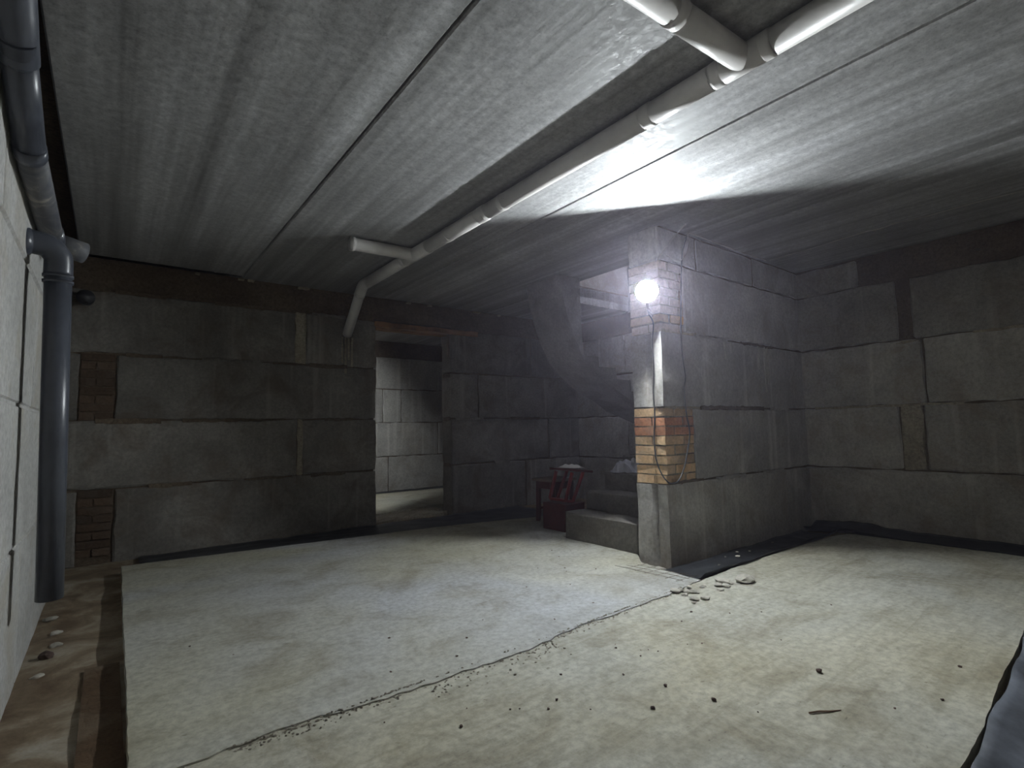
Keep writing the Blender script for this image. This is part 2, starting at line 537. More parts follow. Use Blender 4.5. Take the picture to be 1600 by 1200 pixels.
rough_box('concrete_block', 3.80, XR + .1, PY, PY2, J[1] + .012, J[2] - .012, 'block_stair', ws)
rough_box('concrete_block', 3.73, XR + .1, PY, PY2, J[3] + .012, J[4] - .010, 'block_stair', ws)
for x0, x1 in ((PX + .01, 3.95), (3.96, 4.9), (4.91, XR + .1)):
    rough_box('levelling_course', x0, x1, PY + .012, PY2, J[4] + .006, ZC - .012, 'block_stair', ws, .14, .006, .010)
def stair_bricks(k, xe, mats):
    a, b = J[k], J[k + 1]
    h = (b - a) / 8
    for i in range(8):
        z0, z1 = a + i * h + .005, a + (i + 1) * h - .006
        mm = mats(i)
        if i % 2:
            cells = [(PX, PX + .12, PY, PY2), (PX + .13, xe, PY, PY + .12)]
        else:
            cells = [(PX, PX + .245, PY, PY + .12), (PX, PX + .245, PY + .13, PY2), (PX + .255, xe, PY, PY + .12)]
        for x0, x1, y0, y1 in cells:
            d = rnd.uniform(-.006, .006)
            e = rnd.uniform(-.005, .005)
            rough_box('brick', x0 + .012 + d, x1, y0 + .006 + e, y1, z0 + rnd.uniform(-.002, .002), z1 + rnd.uniform(-.002, .002), mm, ws, 1, .004, .006)
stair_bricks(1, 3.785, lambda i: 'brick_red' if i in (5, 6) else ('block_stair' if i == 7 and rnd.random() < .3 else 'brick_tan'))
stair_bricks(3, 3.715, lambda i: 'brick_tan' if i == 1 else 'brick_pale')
for z in (J[1], J[3], J[2]):
    rough_box('mortar_smear', PX + .02, 3.9, PY + .004, PY + .10, z - .018, z + .020, 'pale_mortar' if z > 1 else 'mortar', ws, .06, .006, .005)

for k, xs in ((1, (4.1, 4.9)), (2, (3.9, 4.45, 5.1)), (3, (3.85, 4.6))):
    for x in xs:
        h_ = rnd.uniform(.012, .026)
        rough_box('mortar_smear', x, x + rnd.uniform(.25, .6), PY - .006, PY + .03, J[k] - h_, J[k] + h_ * .6, rnd.choice(('mortar', 'block_stair')), ws, .05, .007, .003)
# lime streaks run down from the joints
for x, z, h_ in ((4.30, 1.765, .16), (4.88, 1.765, .22), (5.00, 1.77, .44), (5.05, 1.77, .36), (4.40, 1.765, .10)):
    rough_box('lime_streak', x, x + .022, PY - .007, PY + .004, z - h_, z, 'lime', ws, .08, .004, .002)

# ---- right wall
wr = empty('wall_right', (0, 0, 0))
tag(wr, 'dim concrete block wall running forward from the stub wall', 'wall', kind='structure')
core(wr, XR + .022, XR + .28, YF - .3, YB + .3, ZG - .3, ZC)
def rowx(parent, ys, k, x0, x1, m='block', z0=None, z1=None):
    a = J[k] if z0 is None else z0
    b = (J[k + 1] if k < 4 else ZC) if z1 is None else z1
    for y0, y1 in ys:
        d = rnd.uniform(-.006, .006)
        k_ = .35 if m == 'block_left' else 1
        rough_box('concrete_block', x0 + d * k_, x1 + d * k_, y0 + g * k_, y1 - g * k_, a + g * k_, b - g * k_, m, parent, jit=.008 * k_ * k_)
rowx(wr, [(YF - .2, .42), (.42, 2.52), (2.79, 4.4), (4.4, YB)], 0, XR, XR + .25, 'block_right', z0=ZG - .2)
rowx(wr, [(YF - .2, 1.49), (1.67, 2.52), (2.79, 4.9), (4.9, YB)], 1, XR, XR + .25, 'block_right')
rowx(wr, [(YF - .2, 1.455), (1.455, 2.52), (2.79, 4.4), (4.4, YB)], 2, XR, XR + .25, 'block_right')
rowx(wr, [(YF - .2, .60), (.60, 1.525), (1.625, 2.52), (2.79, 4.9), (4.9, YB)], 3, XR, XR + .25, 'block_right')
rough_box('mortar_fill', XR + .006, XR + .1, 1.50, 1.665, J[1] + .01, J[2] - .01, 'pale_mortar', wr, .1, .012, .008)
for i, (y0, y1) in enumerate(((YF - .2, .5), (.5, 1.92), (1.93, 2.52), (2.79, YB))):
    rough_box('levelling_course', XR + (.0 if i == 2 else .03), XR + .25, y0 + .005, y1 - .005, J[4] + .005, ZC - .03 - (.0 if i == 2 else .02), 'block_right' if i == 2 else 'dark_beam', wr, .14, .010, .010)
for y0, y1, z in ((.2, .62, J[4] - .012), (.66, 1.1, J[3] - .01), (1.48, 1.66, J[3] - .03), (1.2, 2.4, J[2] - .01)):
    rough_box('mortar_smear', XR - .006, XR + .08, y0, y1, z - .006, z + .018, 'pale_mortar', wr, .07, .006, .005)

# ---- left wall, limewashed blocks, with a slot shaped to keep the top in shade
wl = empty('wall_left', (0, 0, 0))
tag(wl, 'pale limewashed block wall behind the grey pipes', 'wall', kind='structure')
core(wl, XL - .30, XL - .008, YF - .3, YB + .05, ZG - .3, 2.27, 'block_left')
plain_box('slot_back', XL - .36, XL - .28, YF - .3, YB + .05, 2.2, ZC + .2, 'membrane', wl)  # black backing added so the band above the wall stays dark
rowx(wl, [(YF - .2, .95), (.95, 3.35), (3.35, YB)], 0, XL - .25, XL, 'block_left', z0=ZG - .2)
rowx(wl, [(YF - .2, 2.1), (2.1, 4.5), (4.5, YB)], 1, XL - .25, XL, 'block_left')
rowx(wl, [(YF - .2, 1.0), (1.0, 3.4), (3.4, YB)], 2, XL - .25, XL, 'block_left')
rowx(wl, [(YF - .2, 2.3), (2.3, 4.7), (4.7, YB)], 3, XL - .25, XL, 'block_left', z1=2.30)

# ---- front wall behind the camera
wf = tag(plain_box('wall_front', XL - .3, XR + .3, YF - .3, YF, ZG - .3, ZC, 'block'), 'concrete block wall behind the viewer', 'wall', kind='structure')

# ---- ground and floor slabs
fl = empty('floor', (0, 0, 0))
tag(fl, 'pale concrete floor slabs poured on brown earth', 'floor', kind='structure')
def ground(x0, x1, y0, y1, z, m, parent, amp=.012, step=.07, seed=0):
    bm = bmesh.new()
    nx, ny = max(2, int((x1 - x0) / step)), max(2, int((y1 - y0) / step))
    gr = [[bm.verts.new((x0 + (x1 - x0) * i / nx, y0 + (y1 - y0) * j / ny,
                         z + amp * noise.noise((i * step * 3.1 + seed, j * step * 3.1, 0)) + .4 * amp * noise.noise((i * step * 11, j * step * 11, seed))))
           for j in range(ny + 1)] for i in range(nx + 1)]
    for i in range(nx):
        for j in range(ny):
            bm.faces.new((gr[i][j], gr[i + 1][j], gr[i + 1][j + 1], gr[i][j + 1]))
    return link('earth', mesh('earth', bm, True), m, parent)
ground(XL - .05, XR + .05, YF - .05, YB + 3.4, ZG, 'earth', fl, .012, .08)

def slab(pts, z0, z1, m, parent, jit=.012, step=.05, seed=1):
    """Cast slab: outline edges wander, top rim slightly broken."""
    out = []
    for i, p in enumerate(pts):
        q = pts[(i + 1) % len(pts)]
        a, b = Vector(p).to_2d(), Vector(q).to_2d()
        L = (b - a).length
        n = max(1, int(L / step))
        nrm = Vector((-(b - a).y, (b - a).x)).normalized()
        if nrm.x + nrm.y < 0: nrm = -nrm
        for k in range(n):
            t = k / n
            c = a.lerp(b, t)
            jj = jit if abs(c.y - 2.05) < .12 and c.x < 3.1 else jit * .3
            off = jj * (noise.noise((c.x * 2.3, c.y * 2.3, seed)) + .6 * noise.noise((c.x * 14, c.y * 14, seed)))
            out.append((c + nrm * off))
    bm = bmesh.new()
    top = [bm.verts.new((p.x, p.y, z1 + .003 * noise.noise((p.x * 9, p.y * 9, 4)))) for p in out]
    bot = [bm.verts.new((p.x, p.y, z0)) for p in out]
    f = bm.faces.new(top)
    for i in range(len(out)):
        j = (i + 1) % len(out)
        bm.faces.new((top[i], top[j], bot[j], bot[i]))
    bmesh.ops.triangulate(bm, faces=[f])
    return link('concrete_slab', mesh('concrete_slab', bm), m, parent)
slab([(.085, 2.034), (.5, 2.040), (1.05, 2.020), (1.6, 2.010), (2.1, 2.040), (2.6, 2.062), (3.17, 2.100), (3.21, 2.62), (3.42, 2.83), (3.45, 3.75), (4.5, 3.85), (4.6, 4.62), (2.9, 5.02), (.115, 5.33)],
     ZG - .03, 0.0, 'slab_smooth', fl, .03, seed=2)
slab([(.085, .35), (1.5, .44), (2.05, .512), (3.69, .60), (5.5, .70), (5.49, 2.04), (5.2, 2.11), (4.1, 2.15), (3.2, 2.105), (2.6, 2.066), (2.1, 2.044), (1.6, 2.018), (1.05, 2.026), (.5, 2.044), (.085, 2.040)],
     ZG - .03, -.006, 'slab_rough', fl, .03, seed=2)

# ---- next room seen through the doorway
R2 = 8.78
rm = empty('wall_beyond', (0, 0, 0))
tag(rm, 'lit concrete block wall of the next room seen through the doorway', 'wall', kind='structure')
core(rm, 1.2, 8.0, R2 + .02, R2 + .25, ZG - .3, ZC + .3)
for k, xs in enumerate(((3.0, 3.95, 6.2), (2.6, 3.72, 4.95, 6.3), (3.0, 3.85, 4.2, 6.2), (2.6, 3.72, 6.3))):
    row(rm, list(zip(xs, xs[1:])), k, R2, R2 + .25, 'block_stair', z0=(ZG - .1 if k == 0 else None))
rough_box('levelling_course', 2.6, 6.3, R2 + .04, R2 + .25, J[4], ZC + .1, 'block', rm)
sd = empty('wall_side_room', (0, 0, 0))
tag(sd, 'concrete side wall and slab roof of the next room', 'wall', kind='structure')
plain_box('side_wall', 1.0, 1.2, YB + .25, R2 + .3, ZG - .3, ZC + .3, 'block', sd)
plain_box('side_wall', 7.6, 7.8, YB + .25, R2 + .3, ZG - .3, ZC + .3, 'block', sd)
plain_box('side_wall', XR + .25, 7.8, YB, YB + .25, ZG - .3, ZC + .3, 'block', sd)
plain_box('roof_slab', .9, 8.0, YB + .12, R2 + .3, ZC, ZC + .22, 'ceiling', sd)
f2 = empty('floor_beyond', (0, 0, 0))
tag(f2, 'pale concrete floor of the next room beyond the doorway', 'floor', kind='structure')
slab([(1.4, 6.42), (2.7, 6.33), (3.6, 6.5), (7.4, 6.5), (7.4, 8.18), (3.6, 8.28), (1.4, 8.34)], ZG - .03, 0.0, 'slab_rough', f2, .02)
rough_box('threshold', DX0 + .01, DX1 + .03, YB + .12, 6.46, ZG - .05, -.02, 'pale_mortar', f2, .1, .012, .02)
plain_box('subfloor', XR, 7.8, YB, R2 + .3, ZG - .2, ZG - .02, 'earth', f2)

# ---- upper stairwell over the stairs
sw = empty('wall_stairwell', (0, 0, 0))
tag(sw, 'plain masonry shaft over the staircase', 'wall', kind='structure')
plain_box('shaft_wall', 4.0, 4.104, 2.80, 4.86, ZC + .24, 4.9, 'block', sw)
plain_box('shaft_wall', XR, XR + .1, 2.80, 4.86, ZC, 4.9, 'block', sw)
plain_box('shaft_wall', 4.0, XR + .1, 2.76, 2.86, ZC + .24, 4.9, 'block', sw)
plain_box('shaft_wall', 4.0, XR + .1, 4.80, 4.90, ZC + .24, 4.9, 'block', sw)
plain_box('shaft_roof', 4.0, XR + .1, 2.76, 4.90, 4.9, 5.0, 'block', sw)

# ================================================================== THINGS
# ---- staircase
st = empty('staircase', (3.44, 2.8, ZG))
tag(st, 'concrete staircase rising behind the lamp wall', 'staircase')
tops = [.24, .41, .575, .735, .90, 1.06, 1.22]
for i, zt in enumerate(tops):
    x0 = 3.43 + .28 * i
    x1 = XR - .03 if i == len(tops) - 1 else 3.43 + .28 * (i + 1) + .03
    z0 = ZG - .03 if i < 2 else tops[i - 2] - .02
    local(rough_box('step', x0, x1, 2.83, 3.69, z0, zt, 'step', st, .2, .008, .012), st)
def flight(pts, y0, y1, name='upper_flight'):
    o = prism(name, pts, y0, y1, 'step', st, 'y')
    return local(o, st)
flight([(5.6, 1.02), (4.95, 1.22), (4.75, 1.33), (4.55, 1.415), (4.38, 1.49), (4.20, 1.61), (4.02, 1.76), (3.90, 1.96), (3.80, 2.18), (3.73, 2.42), (3.70, ZC - .004),
        (3.99, ZC - .004), (3.99, 2.30), (4.01, 1.80), (4.244, 1.80), (4.25, 1.69), (4.52, 1.69), (4.535, 1.56), (4.77, 1.56), (4.77, 1.43), (5.02, 1.43), (5.03, 1.30), (5.6, 1.30)],
       3.95, 4.50)

# ---- white drain pipe under the ceiling
XP_, ZP_, RP = 2.09, 2.583, .055
wp = empty('ceiling_drain_pipe', (XP_, 3.0, ZP_))
tag(wp, 'long white plastic drain pipe with two branches under the ceiling', 'pipe')
def wpart(name, path, r, m='white_pvc', seg=28, caps=True):
    return local(tube(name, path, r, m, wp, seg, caps), wp)
def collar(y, L=.07, dr=.0025, parent=None):
    return wpart('pipe_socket', [(XP_, y - L / 2, ZP_), (XP_, y - L / 2, ZP_), (XP_, y - L / 2 + .012, ZP_), (XP_, y + L / 2 - .012, ZP_), (XP_, y + L / 2, ZP_)],
                 [RP + .0005, RP + dr, RP + dr + .001, RP + dr, RP + .001])
for y0, y1 in ((-.4, .92), (1.20, 1.56), (1.56, 2.95), (2.95, 3.85), (4.28, 5.2)):
    wpart('pipe_section', [(XP_, y0, ZP_), (XP_, y1, ZP_)], RP)
for y, L in ((.95, .05), (1.17, .05), (1.55, .06), (2.78, .05), (3.02, .09), (3.52, .07), (4.28, .05), (5.16, .05)):
    collar(y, L)
wpart('tee_fitting', [(XP_, .93, ZP_), (XP_, 1.19, ZP_)], RP + .002)
wpart('branch_pipe', [(XP_, 1.055, ZP_), (1.62, 1.075, ZP_ - .002)], RP - .001)
wpart('branch_pipe', [(1.63, 1.075, ZP_ - .002), (.35, 1.13, ZP_ - .006)], RP - .004)
wpart('pipe_socket', [(1.61, 1.075, ZP_), (1.61, 1.075, ZP_), (1.66, 1.073, ZP_), (1.66, 1.073, ZP_)], [RP - .002, RP + .002, RP + .002, RP - .002])
wpart('tee_fitting', [(XP_, 3.83, ZP_), (XP_, 4.30, ZP_)], RP + .002)
ZQ = ZP_ - .003
wpart('branch_pipe', [(XP_, 4.10, ZP_), (1.54, 4.125, ZQ)], RP - .002, caps=False)
wpart('branch_rim', [(1.555, 4.125, ZQ), (1.555, 4.125, ZQ), (1.525, 4.126, ZQ), (1.52, 4.126, ZQ), (1.55, 4.125, ZQ), (1.68, 4.12, ZQ)],
      [RP - .001, RP + .003, RP + .004, RP - .003, RP - .005, RP - .006], caps=False)
local(tube('branch_plug', [(1.60, 4.123, ZQ), (1.595, 4.123, ZQ)], RP - .005, 'white_pvc', wp), wp)
a = Vector((XP_, 5.30, ZP_)); b = Vector((2.135, YB - .02, 2.150))
d = (b - a).normalized()
wpart('elbow', smooth_path([(XP_, 5.16, ZP_), a - Vector((0, .03, 0)), a + d * .09, a + d * .14], 6), RP + .002)
wpart('tail_pipe', [a + d * .1, b], RP - .002)
wpart('pipe_socket', [a + d * .09, a + d * .09, a + d * .14, a + d * .14], [RP - .002, RP + .003, RP + .003, RP - .002])

# ---- grey sewer pipe running along the left wall
gp = empty('grey_wall_pipe', (-.24, 2.2, 2.0))
tag(gp, 'thick grey plastic sewer pipe running along the pale wall near the ceiling', 'pipe')
def gpart(name, path, r, m='grey_pvc', seg=28, caps=True):
    return local(tube(name, path, r, m, gp, seg, caps), gp)
Gp = [Vector(p) for p in ((-.25, 1.10, 2.60), (-.25, 1.84, 2.310), (-.25, 1.97, 2.180), (-.25, 2.37, 2.020), (-.248, 3.25, 1.985))]
gpart('pipe_section', [Gp[0], Gp[1]], .046)
gpart('pipe_section', [Gp[2], Gp[3]], .0445)
gpart('pipe_section', [Gp[3], Gp[4]], .0445, 'dusty_pvc')
d1 = (Gp[3] - Gp[2]).normalized(); d2 = (Gp[4] - Gp[3]).normalized(); d0 = (Gp[1] - Gp[0]).normalized()
gpart('pipe_socket', [Gp[1] - d0 * .05, Gp[1] - d0 * .05, Gp[1] - d0 * .02, Gp[1] + (Gp[2] - Gp[1]) * .6, Gp[2] + d1 * .07, Gp[2] + d1 * .075], [.046, .049, .049, .0495, .049, .0445])
gpart('pipe_socket', [Gp[3] - d1 * .03, Gp[3] - d1 * .03, Gp[3], Gp[3] + d2 * .02, Gp[3] + d2 * .02], [.0445, .047, .0475, .047, .0445])
gpart('tee_fitting', [Gp[4] - d2 * .10, Gp[4] - d2 * .10, Gp[4] + d2 * .12, Gp[4] + d2 * .12], [.0445, .049, .049, .035])
gpart('tee_stub', [Gp[4] + d2 * .05, Gp[4] + d2 * .05 + Vector((.085, .05, -.012)), Gp[4] + d2 * .05 + Vector((.115, .065, -.016))], [.05, .052, .053], 'dusty_pvc')

# ---- grey downpipe with an elbow out of the wall
dp = empty('grey_downpipe', (-.20, 2.95, .39))
tag(dp, 'grey plastic downpipe with an elbow hanging beside the pale wall', 'pipe')
T, B = Vector((-.200, 2.95, 1.80)), Vector((-.178, 3.03, .355))
ax_ = (B - T).normalized()
local(tube('pipe_section', [T, B], .0475, 'grey_pvc', dp, 32), dp)
el = smooth_path([(-.335, 2.90, 1.855), (-.285, 2.915, 1.860), (-.235, 2.932, 1.855), (-.207, 2.945, 1.825), T, T + ax_ * .06], 6)
local(tube('elbow', el, .050, 'grey_pvc', dp, 32), dp)
for k in (.06, .085):
    local(tube('seal_ring', [T + ax_ * k, T + ax_ * k, T + ax_ * (k + .012), T + ax_ * (k + .012)], [.047, .0535, .0535, .047], 'grey_pvc', dp, 32), dp)
local(tube('wall_socket', [(-.335, 2.90, 1.855), (-.335, 2.90, 1.855), (-.292, 2.913, 1.859), (-.292, 2.913, 1.859)], [.05, .056, .056, .05], 'grey_pvc', dp, 32), dp)

# ---- dark stub pipe low on the back wall corner
ds = empty('dark_pipe_stub', (-.20, YB, 2.25))
tag(ds, 'short black pipe stub poking out of the back wall in the corner', 'pipe')
local(tube('pipe_section', [(-.20, YB + .1, 2.26), (-.20, YB - .16, 2.235)], .055, 'dark_pvc', ds), ds)
local(tube('pipe_socket', [(-.20, YB - .10, 2.241), (-.20, YB - .10, 2.241), (-.20, YB - .17, 2.234), (-.20, YB - .17, 2.234), (-.20, YB - .12, 2.238)], [.055, .064, .064, .050, .046], 'dark_pvc', ds), ds)

# ---- floodlights
def floodlight(name, label, pos, aim, strength, color):
    root = empty(name, pos)
    tag(root, label, 'lamp')
    q = Vector(aim).normalized().to_track_quat('Z', 'Y')
    root.rotation_mode = 'QUATERNION'
    root.rotation_quaternion = q
    # local frame: +z is the aiming direction, the bulb sits at the origin
    bm = bmesh.new()
    def lathe(prof, seg=36):
        bm = bmesh.new()
        rings = [[bm.verts.new((r * math.cos(2 * math.pi * k / seg), r * math.sin(2 * math.pi * k / seg), z)) for k in range(seg)] for r, z in prof]
        for A, B_ in zip(rings, rings[1:]):
            for k in range(seg):
                bm.faces.new((A[k], A[(k + 1) % seg], B_[(k + 1) % seg], B_[k]))
        return bm
    bm.free()
    link('housing', mesh('housing', lathe([(.012, -.075), (.045, -.072), (.062, -.05), (.088, -.014), (.092, -.004), (.092, .004), (.086, .0045)]), True), 'housing', root)
    link('reflector', mesh('reflector', lathe([(.0865, .0045), (.084, .000), (.070, -.024), (.040, -.036), (.006, -.038)]), True), 'reflector', root)
    bb = bmesh.new()
    bmesh.ops.create_icosphere(bb, subdivisions=2, radius=.020, matrix=Matrix.Diagonal((1, 1, .42, 1)))
    link('bulb', mesh('bulb', bb, True), emit(name + '_glow', color, strength), root)
    link('bulb_holder', mesh('bulb_holder', lathe([(.001, -.040), (.013, -.040), (.013, -.014), (.001, -.014)], 16), True), 'reflector', root)
    for k in range(10):
        bf = box_bm(-.052, .052, -.002, .002, -.092, -.062)
        link('cooling_fin', mesh('cooling_fin', bf), 'housing', root, (0, -.045 + .010 * k, 0))
    return root
LP = Vector((3.25, 2.50, 2.067))
lamp = floodlight('floodlight', 'glaring round floodlight fixed to the end of the stub wall', LP, (-.714, -.593, -.37), LAMP_POWER, (.91, .97, 1.0))
inv = lamp.rotation_quaternion.inverted()
def to_lamp(pts):
    return [inv @ (Vector(p) - LP) for p in pts]
link('bracket', mesh('bracket', tube_bm(to_lamp([(3.30, 2.533, 2.07), (3.34, 2.56, 2.05), (3.425, 2.60, 2.03)]), .009, 8)), 'steel', lamp)
link('bracket', mesh('bracket', tube_bm(to_lamp([(3.335, 2.56, 2.05), (3.345, 2.57, 1.96), (3.42, 2.58, 1.90)]), .009, 8)), 'steel', lamp)

lamp2 = floodlight('work_light', 'work light standing out of sight in the next room', Vector((2.5, 7.3, 1.75)), (-.56, .76, -.50), ROOM2_POWER, (.93, .98, 1.0))
link('stand', mesh('stand', tube_bm([lamp2.rotation_quaternion.inverted() @ (Vector(p) - Vector((2.5, 7.3, 1.75))) for p in ((2.535, 7.22, 1.77), (2.55, 7.18, 1.74), (2.55, 7.18, 0.0))], .012, 8)), 'steel', lamp2)

ub = empty('pendant_bulb', (5.0, 3.7, 4.2))  # unseen bulb added to brighten the stair area
tag(ub, 'bare bulb hanging at the top of the stair shaft', 'lamp')
bb = bmesh.new(); bmesh.ops.create_icosphere(bb, subdivisions=2, radius=.05)
link('bulb', mesh('bulb', bb, True), emit('upstairs_glow', (.8, .85, 1.0), STAIR_FILL_POWER), ub)  # bulb of the added unseen stair fill
link('cord', mesh('cord', tube_bm([(0, 0, .05), (0, 0, .70)], .006, 8)), 'cable', ub)

# ---- lamp cable looping down the end of the stub wall
cab = [(3.315, 2.56, 2.02), (3.372, 2.585, 1.93), (3.388, 2.556, 1.84), (3.388, 2.572, 1.70), (3.388, 2.570, 1.50), (3.388, 2.585, 1.30), (3.385, 2.577, 1.14), (3.384, 2.590, .95),
       (3.382, 2.585, .80), (3.378, 2.545, .685), (3.385, 2.498, .615), (3.435, 2.483, .588), (3.52, 2.482, .605), (3.60, 2.482, .700), (3.655, 2.482, .83), (3.695, 2.482, .97),
       (3.66, 2.482, 1.15), (3.648, 2.482, 1.32), (3.675, 2.482, 1.42), (3.645, 2.482, 1.60), (3.645, 2.482, 1.80), (3.66, 2.482, 2.0), (3.68, 2.482, 2.22), (3.72, 2.485, 2.45), (3.78, 2.47, 2.62)]
tag(tube('lamp_cable', smooth_path(cab, 6), .0055, 'cable', None, 8), 'dark lamp cable hanging in a long loop over the brick infill', 'cable')
c2 = [(3.40, 2.52, 2.33), (3.44, 2.44, 2.44), (3.52, 2.40, 2.54), (3.60, 2.36, 2.635)]
tag(tube('ceiling_cable', smooth_path(c2, 8), .005, 'wire', None, 8), 'short pale cable from the ceiling to the top of the lamp wall', 'cable')
c3 = [(3.50, 2.484, 2.39), (3.64, 2.47, 2.37), (3.75, 2.47, 2.44), (3.79, 2.46, 2.55), (3.80, 2.47, 2.635), (4.1, 2.47, 2.636), (4.6, 2.475, 2.634), (5.1, 2.47, 2.636)]
tag(tube('corner_wire', smooth_path(c3, 8), .0045, 'wire', None, 8), 'thin pale wire drooping along the top edge of the stub wall', 'wire')
c4 = [(5.12, 2.44, 2.634), (5.08, 2.0, 2.630), (5.03, 1.62, 2.632), (5.015, 1.46, 2.622), (5.0, 1.36, 2.628), (5.01, 1.2, 2.618), (5.02, .9, 2.626), (5.05, .6, 2.628), (5.06, .1, 2.63)]
tag(tube('ceiling_wire', smooth_path(c4, 6), .004, 'wire', None, 6), 'thin white wire strung loosely under the dark ceiling', 'wire')

# ---- red stool and overturned red stool behind the steps
def bar(name, p, q, wx, wy, m, parent):
    """Square bar from p to q."""
    p, q = Vector(p), Vector(q)
    d = q - p
    bm = box_bm(-wx / 2, wx / 2, -wy / 2, wy / 2, 0, d.length)
    bmesh.ops.bevel(bm, geom=bm.edges[:], offset=.003, segments=1, affect='EDGES')
    o = link(name, mesh(name, bm), m, parent, p)
    o.rotation_mode = 'QUATERNION'
    o.rotation_quaternion = d.to_track_quat('Z', 'Y')
    return o
sx, sy = 3.99, 4.44
so = empty('wooden_stool', (sx, sy, 0))
tag(so, 'dark red wooden stool standing in shadow beside the steps', 'stool')
bm = box_bm(-.20, .19, -.17, .17, .443, .470)
bmesh.ops.bevel(bm, geom=bm.edges[:], offset=.006, segments=2, affect='EDGES')
link('seat', mesh('seat', bm), 'worn_top', so)
for ax1 in (-1, 1):
    for ay in (-1, 1):
        bar('leg', (ax1 * .145, ay * .125, 0), (ax1 * .140, ay * .115, .445), .045, .045, 'dark_red', so)
    link('apron', mesh('apron', box_bm(ax1 * .14 - .01, ax1 * .14 + .01, -.11, .11, .36, .443)), 'dark_red', so)
    link('apron', mesh('apron', box_bm(-.135, .135, ax1 * .115 - .01, ax1 * .115 + .01, .36, .443)), 'dark_red', so)
    bar('stretcher', (-.13, ax1 * .12, .14), (.13, ax1 * .12, .14), .025, .025, 'dark_red', so)

ts = empty('leaning_stool', (3.78, 3.93, 0))
tag(ts, 'bright red wooden stool tipped over against the steps', 'stool')
ro = Vector((3.78, 3.93, 0))
def L3(p): return Vector(p) - ro
FA, FB = Vector((3.645, 3.90, .30)), Vector((3.745, 3.90, .285))
TA, TB = Vector((3.745, 3.90, .575)), Vector((3.905, 3.90, .575))
bk = Vector((.02, .26, .0))
for p, q in ((FA, TA), (FB, TB), (FA + bk, TA + bk), (FB + bk, TB + bk)):
    bar('leg', L3(p), L3(q), .026, .03, 'red_paint', ts)
for p, q in ((FA, FB), (FA + bk, FB + bk), (FA, FA + bk), (FB, FB + bk)):
    bar('stretcher', L3(p), L3(q), .02, .024, 'red_paint', ts)
mid = (TA + TB) / 2 + bk / 2
bm = box_bm(-.16, .16, -.165, .165, -.012, .014)
bmesh.ops.bevel(bm, geom=bm.edges[:], offset=.005, segments=1, affect='EDGES')
link('seat', mesh('seat', bm), 'dark_red', ts, L3(mid + Vector((.02, 0, .01))), (0, .12, 0))
# the low box under it
pr = rough_box('wooden_box', 3.60, 3.88, 3.87, 4.2, -.005, .268, 'dark_red', None, .15, .004, .006)
tag(pr, 'low dark red wooden box under the tipped red stool', 'box')

# ---- crumpled sheets on the stool and the third step
def crumple(name, w, d, h, m, seed, n=14, parent=None):
    bm = bmesh.new()
    gr = []
    for i in range(n + 1):
        r_ = []
        for j in range(n + 1):
            u, v = i / n - .5, j / n - .5
            e = max(0, 1 - (abs(u) * 2) ** 3) * max(0, 1 - (abs(v) * 2) ** 3)
            z = h * e * (.55 + .75 * noise.noise((u * 4.2 + seed, v * 4.2, seed))) + .10 * h * noise.noise((u * 13, v * 13, seed))
            r_.append(bm.verts.new((u * w * (1 + .25 * noise.noise((v * 5, seed, 1))), v * d * (1 + .25 * noise.noise((u * 5, seed, 2))), max(.002, z))))
        gr.append(r_)
    for i in range(n):
        for j in range(n):
            bm.faces.new((gr[i][j], gr[i + 1][j], gr[i + 1][j + 1], gr[i][j + 1]))
    me = mesh(name, bm)
    o = link(name, me, m, parent)
    s = o.modifiers.new('thick', 'SOLIDIFY'); s.thickness = .002
    return o
o = crumple('crumpled_paper', .25, .22, .05, 'paper', 3)
o.location = (3.845, 4.03, .612); o.rotation_euler = (0, .05, .3)
tag(o, 'flat crumpled white paper on top of the tipped red stool', 'paper')
o = crumple('plastic_bag', .26, .30, .16, 'bag', 9)
o.location = (4.13, 3.50, .578); o.rotation_euler = (0, 0, .5)
tag(o, 'crumpled pale plastic bag lying on the third step', 'bag')

# ---- waterproofing membranes beside the slabs, and two black sheets standing for shade
def sheet(name, x0, x1, ya, yb, zf, m, label, step=.035, seed=0, amp=.010):
    bm = bmesh.new()
    edge = ya if callable(ya) else (lambda x: ya)
    far = yb if callable(yb) else (lambda x: yb)
    nx, ny = int((x1 - x0) / step), max(4, int((far((x0 + x1) / 2) - edge((x0 + x1) / 2)) / step))
    gr = []
    for i in range(nx + 1):
        r_ = []
        for j in range(ny + 1):
            u, v = i / nx, j / ny
            x = x0 + (x1 - x0) * u
            y0, y1 = edge(x), far(x)
            y = y0 + (y1 - y0) * v
            x_, y_ = x + .02 * noise.noise((y * 6, seed, x)), y + .02 * noise.noise((x * 3, seed, 5))
            z = zf(u, v) + amp * noise.noise((x * 5, y * 9, seed)) + amp * .5 * noise.noise((x * 14, y * 17, seed))
            r_.append(bm.verts.new((x_, y_, z)))
        gr.append(r_)
    for i in range(nx):
        for j in range(ny):
            bm.faces.new((gr[i][j], gr[i + 1][j], gr[i + 1][j + 1], gr[i][j + 1]))
    o = link(name, mesh(name, bm, True), m)
    s = o.modifiers.new('thick', 'SOLIDIFY'); s.thickness = .004
    return tag(o, label, 'membrane')
sheet('membrane_sheet', 3.27, 5.50, 2.13, 2.47, lambda u, v: -.045 + .06 * max(0, 1 - v * 6) ** 1.0 + .012 * max(0, v - .8) * 5, 'membrane', 'dark waterproofing sheet in the strip along the foot of the stub wall', seed=1)
sheet('membrane_sheet', 5.50, 5.79, .30, 2.46, lambda u, v: -.045 + .13 * max(0, u - .45) + .05 * max(0, 1 - u * 5) + .035 * math.exp(-((v - .82) / .1) ** 2), 'membrane', 'black waterproofing sheet along the foot of the right wall', seed=2)
